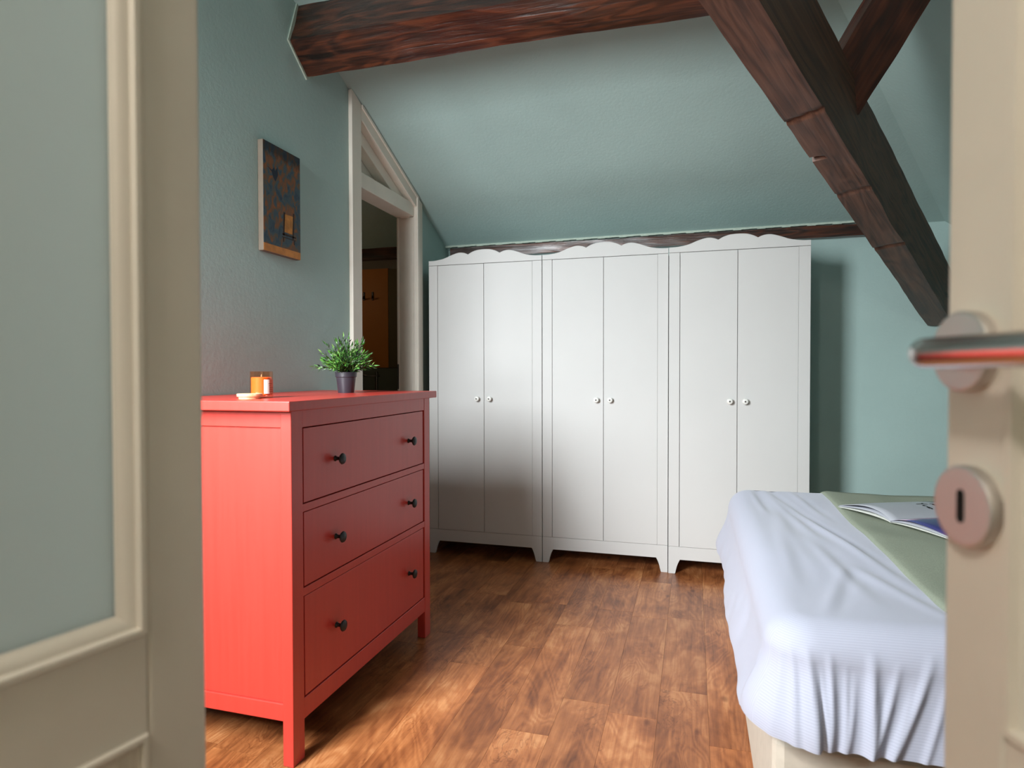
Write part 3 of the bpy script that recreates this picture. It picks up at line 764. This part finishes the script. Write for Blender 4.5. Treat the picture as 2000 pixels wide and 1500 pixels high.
# ------------------------------------------------------------------ bed
BX0, BX1, BY0, BY1, BZ = 0.135, 1.98, 1.262, 2.705, 0.560
RR = 0.070
def side_profile(d, hem=0.17, flare=0.045):
    """unrolled distance d outward from where the top starts to roll over -> (outward offset from the inner edge, drop below the top, slope angle)"""
    if d <= 0: return d, 0.0, 0.0
    q = RR*math.pi/2
    if d < q:
        a = d/RR
        return RR*math.sin(a), RR*(1 - math.cos(a)), a
    s = d - q; L = hem
    t = min(1.0, s/L)
    if s <= L:
        return RR + flare*t*t*(3 - 2*t)*0.9, RR + s, math.pi/2
    u = s - L                                     # tuck back under the hem
    return RR + flare*0.9 - 0.5*u, RR + L + 0.75*u - 6*u*u, math.pi/2 + 0.6
def top_relief(x, y):
    z = 0.0
    for (xc, yc, ang, wdt, ln, am) in ((0.30, 2.30, 0.10, 0.016, 0.38, 0.006), (0.355, 2.15, 0.16, 0.013, 0.42, 0.007), (0.27, 2.0, 0.02, 0.02, 0.30, 0.005),
                                       (0.41, 1.85, 0.18, 0.014, 0.30, 0.005), (0.33, 1.68, 0.1, 0.018, 0.22, 0.006), (0.235, 1.8, -0.06, 0.02, 0.28, 0.005),
                                       (0.42, 1.52, 0.3, 0.016, 0.16, 0.006), (0.225, 2.42, 0.05, 0.014, 0.2, 0.005), (0.385, 2.42, 0.12, 0.013, 0.22, 0.005), (0.30, 1.5, -0.3, 0.014, 0.15, 0.005)):
        dx, dy = x - xc, y - yc
        u = dx*math.cos(ang) + dy*math.sin(ang); v = -dx*math.sin(ang) + dy*math.cos(ang)
        g = math.exp(-(u/wdt)**2)*math.exp(-(v/ln)**4)
        z += 0.75*am*g - 0.4*am*math.exp(-((u - 1.7*wdt)/wdt)**2)*math.exp(-(v/ln)**4)
    z += 0.008*noise.noise(Vector((x*3.2, y*2.4, 3.0))) + 0.003*noise.noise(Vector((x*9, y*6, 8.0)))
    return z
# gathers along the near side: (distance from the foot corner, width, height, slant, start)
NEAR_FOLDS = [(-0.080, 0.009, 0.005, 0.035, 0.0), (-0.056, 0.0065, 0.006, 0.044, 0.0), (-0.038, 0.0055, 0.004, 0.040, 0.10), (-0.024, 0.008, 0.010, 0.036, 0.02), (-0.002, 0.006, 0.004, 0.028, 0.20),
              (0.016, 0.008, 0.008, 0.016, 0.06), (0.044, 0.0055, 0.003, 0.008, 0.15), (0.062, 0.007, 0.005, -0.004, 0.25), (0.088, 0.010, 0.011, 0.006, 0.02), (0.110, 0.006, 0.003, -0.015, 0.3),
              (0.136, 0.008, 0.007, -0.035, 0.10), (0.166, 0.006, 0.003, -0.040, 0.2), (0.186, 0.009, 0.008, -0.055, 0.0), (0.216, 0.007, 0.004, -0.035, 0.2)]
_r = random.Random(21)
_s = 0.24
while _s < 1.8:
    NEAR_FOLDS.append((_s, _r.uniform(0.007, 0.012), _r.uniform(0.006, 0.010), _r.uniform(-0.04, 0.04), _r.uniform(0.0, 0.2)))
    _s += _r.uniform(0.03, 0.06)
def build_bed():
    e = empty('bed', ((BX0 + BX1)/2, (BY0 + BY1)/2, 0)); tag(e, 'bed with cream upholstered base and pale mattress beneath white bedding', 'bed')
    base_m = simple('cream_upholstery', lin(216, 206, 190), 0.75, noise_scale=40, noise_amt=0.05, bump_s=0.05)
    cxm, cym = e.location.x, e.location.y
    obj('base', bmbox((BX0 + 0.016 - cxm, BX1 + 0.02 - cxm, BY0 + 0.028 - cym, BY1 - 0.03 - cym, 0.0, 0.33)), base_m, e, bevel=0.02, label='cream upholstered bed base')
    obj('mattress', bmbox((BX0 + 0.045 - cxm, BX1 + 0.02 - cxm, BY0 + 0.05 - cym, BY1 - 0.05 - cym, 0.33, BZ - 0.05)), simple('mattress_cotton', lin(230, 228, 224), 0.8, noise_scale=30), e, bevel=0.03)
    # duvet cover: concentric contours of a rounded rectangle
    m, nt, b = newmat('white_seersucker')
    b.inputs['Roughness'].default_value = 0.85; b.inputs['Sheen Weight'].default_value = 0.25
    uv = N(nt, 'ShaderNodeUVMap'); sp = N(nt, 'ShaderNodeSeparateXYZ'); nt.links.new(uv.outputs[0], sp.inputs[0])
    ml = N(nt, 'ShaderNodeMath', operation='MULTIPLY'); ml.inputs[1].default_value = 2*math.pi/0.0050; nt.links.new(sp.outputs['Y'], ml.inputs[0])
    sn = N(nt, 'ShaderNodeMath', operation='SINE'); nt.links.new(ml.outputs[0], sn.inputs[0])
    ma = N(nt, 'ShaderNodeMath', operation='MULTIPLY_ADD'); ma.inputs[1].default_value = 0.5; ma.inputs[2].default_value = 0.5; nt.links.new(sn.outputs[0], ma.inputs[0])
    r = ramp(nt, [(0.25, lin(182, 185, 203)), (0.75, lin(192, 195, 212))]); nt.links.new(ma.outputs[0], r.inputs[0]); nt.links.new(r.outputs[0], b.inputs['Base Color'])
    bump(nt, b, ma.outputs[0], 0.10, 0.001)
    ix0, ix1, iy0, iy1 = BX0 + RR, BX1, BY0 + RR, BY1 - RR          # inner rectangle where the roll starts
    bm = bmesh.new(); uvl = bm.loops.layers.uv.new('UVMap')
    # contour samples: start at head-near corner, along near side to the foot, foot side, far side (open at head)
    ns, nf, nc = 620, 170, 40
    samples = []                                                     # (kind, base point, outward normal, s coordinate)
    rc = 0.022
    for k in range(ns + 1):
        x = ix0 + rc + (ix1 - ix0 - rc)*(1 - k/ns)**2.1; samples.append((x, iy0, 0.0, -1.0, 'n'))
    for k in range(1, nc):
        a = -math.pi/2 - (math.pi/2)*k/nc; samples.append((ix0 + rc + rc*math.cos(a), iy0 + rc + rc*math.sin(a), math.cos(a), math.sin(a), 'c'))
    for k in range(nf + 1):
        y = iy0 + rc + (iy1 - rc - iy0 - rc)*k/nf; samples.append((ix0, y, -1.0, 0.0, 'f'))
    for k in range(1, nc):
        a = math.pi - (math.pi/2)*k/nc; samples.append((ix0 + rc + rc*math.cos(a), iy1 - rc + rc*math.sin(a), math.cos(a), math.sin(a), 'c2'))
    for k in range(61):
        x = ix0 + rc + (ix1 - ix0 - rc)*k/60; samples.append((x, iy1, 0.0, 1.0, 'b'))
    ds = [0.004*k for k in range(0, 64)]
    rings = []; uvs = {}
    for (x, y, nx, ny, kd) in samples:
        row = []
        s = x - BX0
        for d in ds:
            hem = 0.150 + (0.010*noise.noise(Vector((x*5, y*5, 1))))
            fl = 0.045 if kd in ('f', 'c', 'c2') else 0.030
            o, drop, ang = side_profile(d, hem, fl)
            t = max(0.0, min(1.0, (drop - 0.03)/0.19))
            disp = 0.0
            if kd in ('n', 'c') and t > 0:
                ss = x - (ix0 + rc) if kd == 'n' else -(rc + RR)*math.atan2(-nx, -ny)
                for (sf, wf, af, sl, t0) in NEAR_FOLDS:
                    g = (ss - sf - sl*t + 0.02*t*t)/wf
                    if abs(g) < 3: disp += af*math.exp(-g*g)*min(1.0, max(0.0, (t - t0)*2.4))*(1.0 if kd == 'n' else abs(ny)**1.5)
                disp += 0.010*noise.noise(Vector((ss*6, t*2, 2)))*t
            if kd == 'f' and t > 0:
                disp += (0.012*noise.noise(Vector((y*3, t*1.5, 9))) + 0.006*noise.noise(Vector((y*11, t*2, 4))))*t
            z = BZ - drop
            X, Y = x + nx*(o + disp), y + ny*(o + disp)
            z += top_relief(X, Y)*max(0.0, math.cos(min(ang, math.pi/2)))
            vtx = bm.verts.new((X, Y, z)); row.append(vtx)
            uvs[vtx] = (X, d) if abs(ny) > 0.5 else (d, Y)
        rings.append(row)
    n = len(rings)
    for i in range(n - 1):
        for j in range(len(ds) - 1):
            f = bm.faces.new([rings[i][j], rings[i][j+1], rings[i+1][j+1], rings[i+1][j]])
    # top: grid strip filling the inner rectangle
    gx, gy = 190, 150
    grid = []
    for i in range(gx + 1):
        col = []
        for j in range(gy + 1):
            x = ix0 + (ix1 - ix0)*(i/gx)**1.6; y = iy0 + (iy1 - iy0)*j/gy
            # pull the two foot corners onto the rounded contour
            X, Y = x, y
            for (cx_, cy_, sy) in ((ix0 + rc, iy0 + rc, -1), (ix0 + rc, iy1 - rc, 1)):
                dx, dy = X - cx_, (Y - cy_)*sy
                if dx < 0 and dy > 0:
                    mx_ = max(-dx, dy); ln = math.hypot(dx, dy)
                    k = mx_/ln; X = cx_ + dx*k; Y = cy_ + dy*k*sy
            vtx = bm.verts.new((X, Y, BZ + top_relief(X, Y))); col.append(vtx); uvs[vtx] = (X, Y)
        grid.append(col)
    for i in range(gx):
        for j in range(gy):
            bm.faces.new([grid[i][j], grid[i+1][j], grid[i+1][j+1], grid[i][j+1]])
    for f in bm.faces:
        for l in f.loops: l[uvl].uv = uvs[l.vert]
    o = obj('duvet', bm, m, None, smooth=True)
    tag(o, 'rumpled white striped duvet draped over the bed with gathered corner folds', 'duvet')
    # sage throw
    sm, nt, b = newmat('sage_linen')
    v = mapped(nt, (420, 420, 420)); nn = N(nt, 'ShaderNodeTexNoise'); nn.inputs['Scale'].default_value = 1; nn.inputs['Detail'].default_value = 2; nt.links.new(v, nn.inputs['Vector'])
    r = ramp(nt, [(0.3, lin(140, 149, 132)), (0.7, lin(161, 168, 150))]); nt.links.new(nn.outputs['Fac'], r.inputs[0]); nt.links.new(r.outputs[0], b.inputs['Base Color'])
    b.inputs['Roughness'].default_value = 0.95; bump(nt, b, nn.outputs['Fac'], 0.3, 0.001)
    bm = bmesh.new(); rows = []
    xs = [0.476 + (1.70 - 0.476)*k/90 for k in range(91)]
    W = iy1 - iy0
    us = [-0.20 + (W + 0.40)*k/120 for k in range(121)]
    for i, x in enumerate(xs):
        row = []
        for u in us:
            if u < 0: o_, drop, ang = side_profile(-u, 0.150, 0.030); y = iy0 - o_; out = Vector((0, -math.sin(ang), math.cos(ang)))
            elif u > W: o_, drop, ang = side_profile(u - W, 0.150, 0.030); y = iy1 + o_; out = Vector((0, math.sin(ang), math.cos(ang)))
            else: y = iy0 + u; drop = 0; ang = 0; out = Vector((0, 0, 1))
            xe = x + 0.006*noise.noise(Vector((u*3, 1, 1))) if i == 0 else x
            th = 0.008 + (0.012 if ang > 0.5 else 0.0)
            if i < 3: th *= (0.35, 0.8, 1.0)[i]
            z = BZ - drop + top_relief(xe, y)*max(0, math.cos(ang)) + 0.003*noise.noise(Vector((x*6, u*5, 2)))*max(0, math.cos(ang))
            row.append(bm.verts.new(Vector((xe, y, z)) + out*th))
        rows.append(row)
    for i in range(len(xs) - 1):
        for j in range(len(us) - 1): bm.faces.new([rows[i][j], rows[i][j+1], rows[i+1][j+1], rows[i+1][j]])
    o = obj('bed_throw', bm, sm, None, smooth=True)
    md = o.modifiers.new('thick', 'SOLIDIFY'); md.thickness = 0.005; md.offset = -1
    tag(o, 'sage green woven throw spread across the white duvet', 'throw')
build_bed()

# ------------------------------------------------------------------ open magazine on the throw
def build_magazine():
    sx, sy = 0.578, 2.140                       # near end of the spine
    ux, uy = 0.885, 0.466                       # along the spine
    e = empty('magazine', (sx, sy, BZ + 0.0125), math.atan2(uy, ux) - math.pi/2)
    tag(e, 'open magazine lying face up on the sage throw', 'magazine')
    # local: y along spine (0..0.29), x to the right page (+) and left page (-)
    paper = simple('magazine_paper', lin(180, 183, 191), 0.4, noise_scale=5, noise_amt=0.03)
    cover = simple('magazine_cover', lin(212, 214, 206), 0.4)
    m, nt, b = newmat('printed_spread')
    tc = N(nt, 'ShaderNodeTexCoord'); sp = N(nt, 'ShaderNodeSeparateXYZ'); nt.links.new(tc.outputs['Object'], sp.inputs[0])
    n = N(nt, 'ShaderNodeTexNoise'); n.inputs['Scale'].default_value = 14; n.inputs['Detail'].default_value = 4; nt.links.new(tc.outputs['Object'], n.inputs['Vector'])
    ad = N(nt, 'ShaderNodeMath', operation='MULTIPLY_ADD'); ad.inputs[1].default_value = 0.10; nt.links.new(n.outputs['Fac'], ad.inputs[0]); nt.links.new(sp.outputs['X'], ad.inputs[2])
    r = ramp(nt, [(0.02, lin(206, 208, 216)), (0.075, lin(196, 190, 206)), (0.10, lin(176, 140, 168)), (0.115, lin(70, 84, 130)), (0.20, lin(58, 60, 118)), (0.26, lin(96, 70, 120))])
    nt.links.new(ad.outputs[0], r.inputs[0]); nt.links.new(r.outputs[0], b.inputs['Base Color']); b.inputs['Roughness'].default_value = 0.35
    PWD, PL = 0.225, 0.285
    def zprof(t, lift): return lift*(math.sin(min(1, t*1.25)*math.pi)**1.0 if t < 0.8 else 0.0)
    def page(name, sgn, lift, dz, mat, th, w):
        bm = bmesh.new(); A = []
        nx, ny = 26, 8
        for i in range(nx + 1):
            t = i/nx
            z = dz + lift*math.sin(math.pi*min(1.0, t**0.72)) + lift*0.15*t
            col = []
            for j in range(ny + 1): col.append(bm.verts.new((sgn*w*t, PL*j/ny, max(0.0, z) + 0.002*math.sin(j*0.5)*t)))
            A.append(col)
        for i in range(nx):
            for j in range(ny): bm.faces.new([A[i][j], A[i+1][j], A[i+1][j+1], A[i][j+1]])
        o = obj(name, bm, mat, e, smooth=True); md = o.modifiers.new('thick', 'SOLIDIFY'); md.thickness = th; md.offset = 0; return o
    page('cover', -1, 0.006, 0.0008, cover, 0.0012, PWD)
    page('page_block', -1, 0.014, 0.003, paper, 0.0022, PWD*0.985)
    lp = page('page', -1, 0.024, 0.0045, paper, 0.0008, PWD*0.97)
    page('cover', 1, 0.004, 0.0008, cover, 0.0012, PWD)
    page('page_block', 1, 0.009, 0.003, paper, 0.003, PWD*0.985)
    page('page', 1, 0.016, 0.0048, m, 0.0008, PWD*0.97)
    # handwritten heading on the left page
    ink = simple('black_ink', lin(22, 22, 26), 0.6)
    def zat(x, y):
        t = -x/(PWD*0.97); return 0.0045 + 0.024*math.sin(math.pi*min(1.0, t**0.72)) + 0.024*0.15*t + 0.0012 + 0.002*math.sin(y/PL*8*0.5)*t
    def stroke(pts, wd=0.0024):
        bm = bmesh.new()
        for (x0, y0), (x1, y1) in zip(pts, pts[1:]):
            d = Vector((x1 - x0, y1 - y0)); q = Vector((-d.y, d.x)).normalized()*wd
            V = [bm.verts.new((a, b_, zat(a, b_))) for a, b_ in ((x0 + q.x, y0 + q.y), (x0 - q.x, y0 - q.y), (x1 - q.x, y1 - q.y), (x1 + q.x, y1 + q.y))]
            bm.faces.new(V)
        obj('printed_lettering', bm, ink, lp)
    ox, oy = -0.098, 0.190
    s = 1.0
    for pts in ([(0, 0.022), (0.010, 0.010), (0.020, 0.022)], [(0.010, 0.010), (0.010, -0.012)], [(0.026, 0.004), (0.030, -0.008), (0.036, 0.004)], [(0.040, -0.002), (0.048, 0.003), (0.046, -0.008)],
                [(0.052, -0.008), (0.053, 0.004), (0.060, -0.002)], [(0.012, 0.036), (0.020, 0.046), (0.026, 0.034)], [(0.030, 0.034), (0.032, 0.048)], [(0.038, 0.042), (0.048, 0.036), (0.052, 0.046)], [(0.058, 0.034), (0.066, 0.046)]):
        stroke([(ox + a*s, oy + b_*s) for a, b_ in pts])
build_magazine()

# ------------------------------------------------------------------ double door leaves in the foreground
def leaf(name, free, dirv, nside, label, width, handle):
    """free: free edge point (x, y); dirv: unit vector from the hinge to the free edge; local x runs from free edge to hinge, local y = towards viewer's face"""
    e = empty(name, (free[0], free[1], 0)); tag(e, label, 'door', 'leaves of the double door')
    ex = Vector((-dirv[0], -dirv[1], 0)); ey = Vector((nside[0], nside[1], 0))
    M = Matrix(((ex.x, ey.x, 0, 0), (ex.y, ey.y, 0, 0), (0, 0, 1, 0), (0, 0, 0, 1)))
    e.matrix_world = Matrix.Translation((free[0], free[1], 0)) @ M
    T = 0.034                                     # leaf occupies y in [-T, 0]
    H = 2.06; st = 0.0545; z0 = 0.006
    W = width
    gz0, gz1 = 0.817, 1.90                        # glazed field
    pz0, pz1 = 0.22, 0.735                        # solid panel below
    def part(nm, mat, *bx, bev=0.002, label=None):
        return obj(nm, bmbox(*bx), mat, e, bevel=bev, label=label)
    part('stile', CREAM, (0, st, -T, 0, z0, H), bev=0.004)
    part('stile', CREAM, (W - st, W, -T, 0, z0, H), bev=0.004)
    part('rail', CREAM, (st, W - st, -T, 0, gz1, H), bev=0.001)
    part('rail', CREAM, (st, W - st, -T, 0, pz1, gz0), bev=0.001)
    part('rail', CREAM, (st, W - st, -T, 0, z0, pz0), bev=0.001)
    # mouldings: sloped frames around glass and panel on both faces
    def moulding(nm, za, zb_, wid, yo, yi):
        for face in (0, 1):
            f = (lambda y: y) if face == 0 else (lambda y: -T - y)
            prof = [(0.0, yo), (wid*0.10, yo + 0.0035), (wid*0.32, yo + 0.0035), (wid*0.42, yo - 0.0015), (wid*0.55, yo - 0.002), (wid*0.85, yi + 0.002), (wid, yi), (wid, yi - 0.002), (0.0, yi - 0.002)]
            bm = bmesh.new()
            cor = [(st, za, 1, 1), (W - st, za, -1, 1), (W - st, zb_, -1, -1), (st, zb_, 1, -1)]
            R = []
            for (x, z, sx_, sz_) in cor:
                R.append([bm.verts.new((x + sx_*p, f(q), z + sz_*p)) for p, q in prof])
            for k in range(4):
                A, B = R[k], R[(k+1) % 4]
                for q in range(len(prof)):
                    q2 = (q+1) % len(prof); bm.faces.new([A[q], B[q], B[q2], A[q2]])
            obj(nm, bm, CREAM, e, smooth='angle')
    moulding('glazing_bead', gz0, gz1, 0.0185, 0.0005, -0.010)
    moulding('panel_bead', pz0, pz1, 0.016, 0.0, -0.010)
    part('panel', CREAM, (st + 0.002, W - st - 0.002, -T + 0.011, -0.011, pz0 + 0.002, pz1 - 0.002), bev=0)
    part('glass_pane', FROST, (st + 0.004, W - st - 0.004, -T/2 - 0.003, -T/2 + 0.003, gz0 + 0.004, gz1 - 0.004), bev=0, label='frosted glass pane')
    if handle:
        steel = simple('brushed_steel', lin(205, 200, 196), 0.20, metal=1.0)
        satin = simple('satin_steel', lin(214, 208, 204), 0.52, metal=1.0)
        keyb = simple('keyhole_black', lin(8, 8, 8), 0.9)
        Rx = Matrix.Rotation(-math.pi/2, 4, 'X')    # lathe axis z -> +y
        def at(s, z): return Matrix.Translation((s, 0, z)) @ Rx
        hd = obj('handle_rose', (lambda bm: (add_lathe(bm, [(0.0258, 0), (0.0258, 0.0062), (0.0250, 0.0076), (0.0240, 0.0080), (0.0234, 0.0080), (0.012, 0.0080)], at(0.0225, 1.045), 48), bm)[1])(bmesh.new()), satin, e, smooth='angle', label='round brushed steel handle rose')
        bm = bmesh.new()
        zc_ = 1.0435; o_ = 0.034
        path = [(0.0225, 0.006, zc_), (0.0225, 0.020, zc_), (0.0225, 0.024, zc_), (0.0240, 0.030, zc_), (0.0290, o_ - 0.0008, zc_), (0.040, o_, zc_), (0.07, o_, zc_), (0.13, o_, zc_)]
        add_tube(bm, path, 0.0095, 20)
        obj('lever', bm, steel, hd, smooth='angle')
        bm = bmesh.new(); M2 = at(0.0262, 0.947)
        add_lathe(bm, [(0.0258, 0), (0.0258, 0.0062), (0.0250, 0.0076), (0.0240, 0.0080), (0.0234, 0.0080), (0.0040, 0.0080)], M2, 48)
        es = obj('keyhole_escutcheon', bm, satin, e, smooth='angle', label='round brushed steel keyhole escutcheon')
        bm = bmesh.new()
        pts = [(0.0032*math.cos(a) , 0.0075 + 0.0032*math.sin(a)) for a in [math.pi*k/8 for k in range(9)]] + [(0.0032*math.cos(a), -0.0075 + 0.0032*math.sin(a)) for a in [math.pi + math.pi*k/8 for k in range(9)]]
        add_prism(bm, pts, lambda a, b_, d: (0.0262 + a, d, 0.947 + b_), 0.0078, 0.0084)
        obj('keyhole', bm, keyb, es)
        part('latch', BLACK, (-0.0012, 0.0006, -0.024, -0.004, 0.985, 1.012), bev=0)
    return e
FROST, nt, b_ = newmat('frosted_glass')
df = N(nt, 'ShaderNodeBsdfDiffuse'); df.inputs[0].default_value = (0.55, 0.60, 0.57, 1)
tl = N(nt, 'ShaderNodeBsdfTranslucent'); tl.inputs[0].default_value = (0.60, 0.64, 0.62, 1)
m1 = N(nt, 'ShaderNodeMixShader'); m1.inputs[0].default_value = 0.45
gl = N(nt, 'ShaderNodeBsdfGlossy'); gl.inputs['Roughness'].default_value = 0.35
m2 = N(nt, 'ShaderNodeMixShader'); m2.inputs[0].default_value = 0.06
nt.links.new(df.outputs[0], m1.inputs[1]); nt.links.new(tl.outputs[0], m1.inputs[2]); nt.links.new(m1.outputs[0], m2.inputs[1]); nt.links.new(gl.outputs[0], m2.inputs[2]); nt.links.new(m2.outputs[0], nt.nodes['Material Output'].inputs[0])
leaf('french_door_leaf', (-0.422, 0.461), (0.204, 0.979), (0.979, -0.204), 'cream glazed door leaf without a handle standing open before the red chest', 0.43, False)
leaf('french_door_leaf', (0.163, 0.485), (-0.279, 0.960), (-0.960, -0.279), 'cream door leaf with steel lever handle and round keyhole plate', 0.43, True)
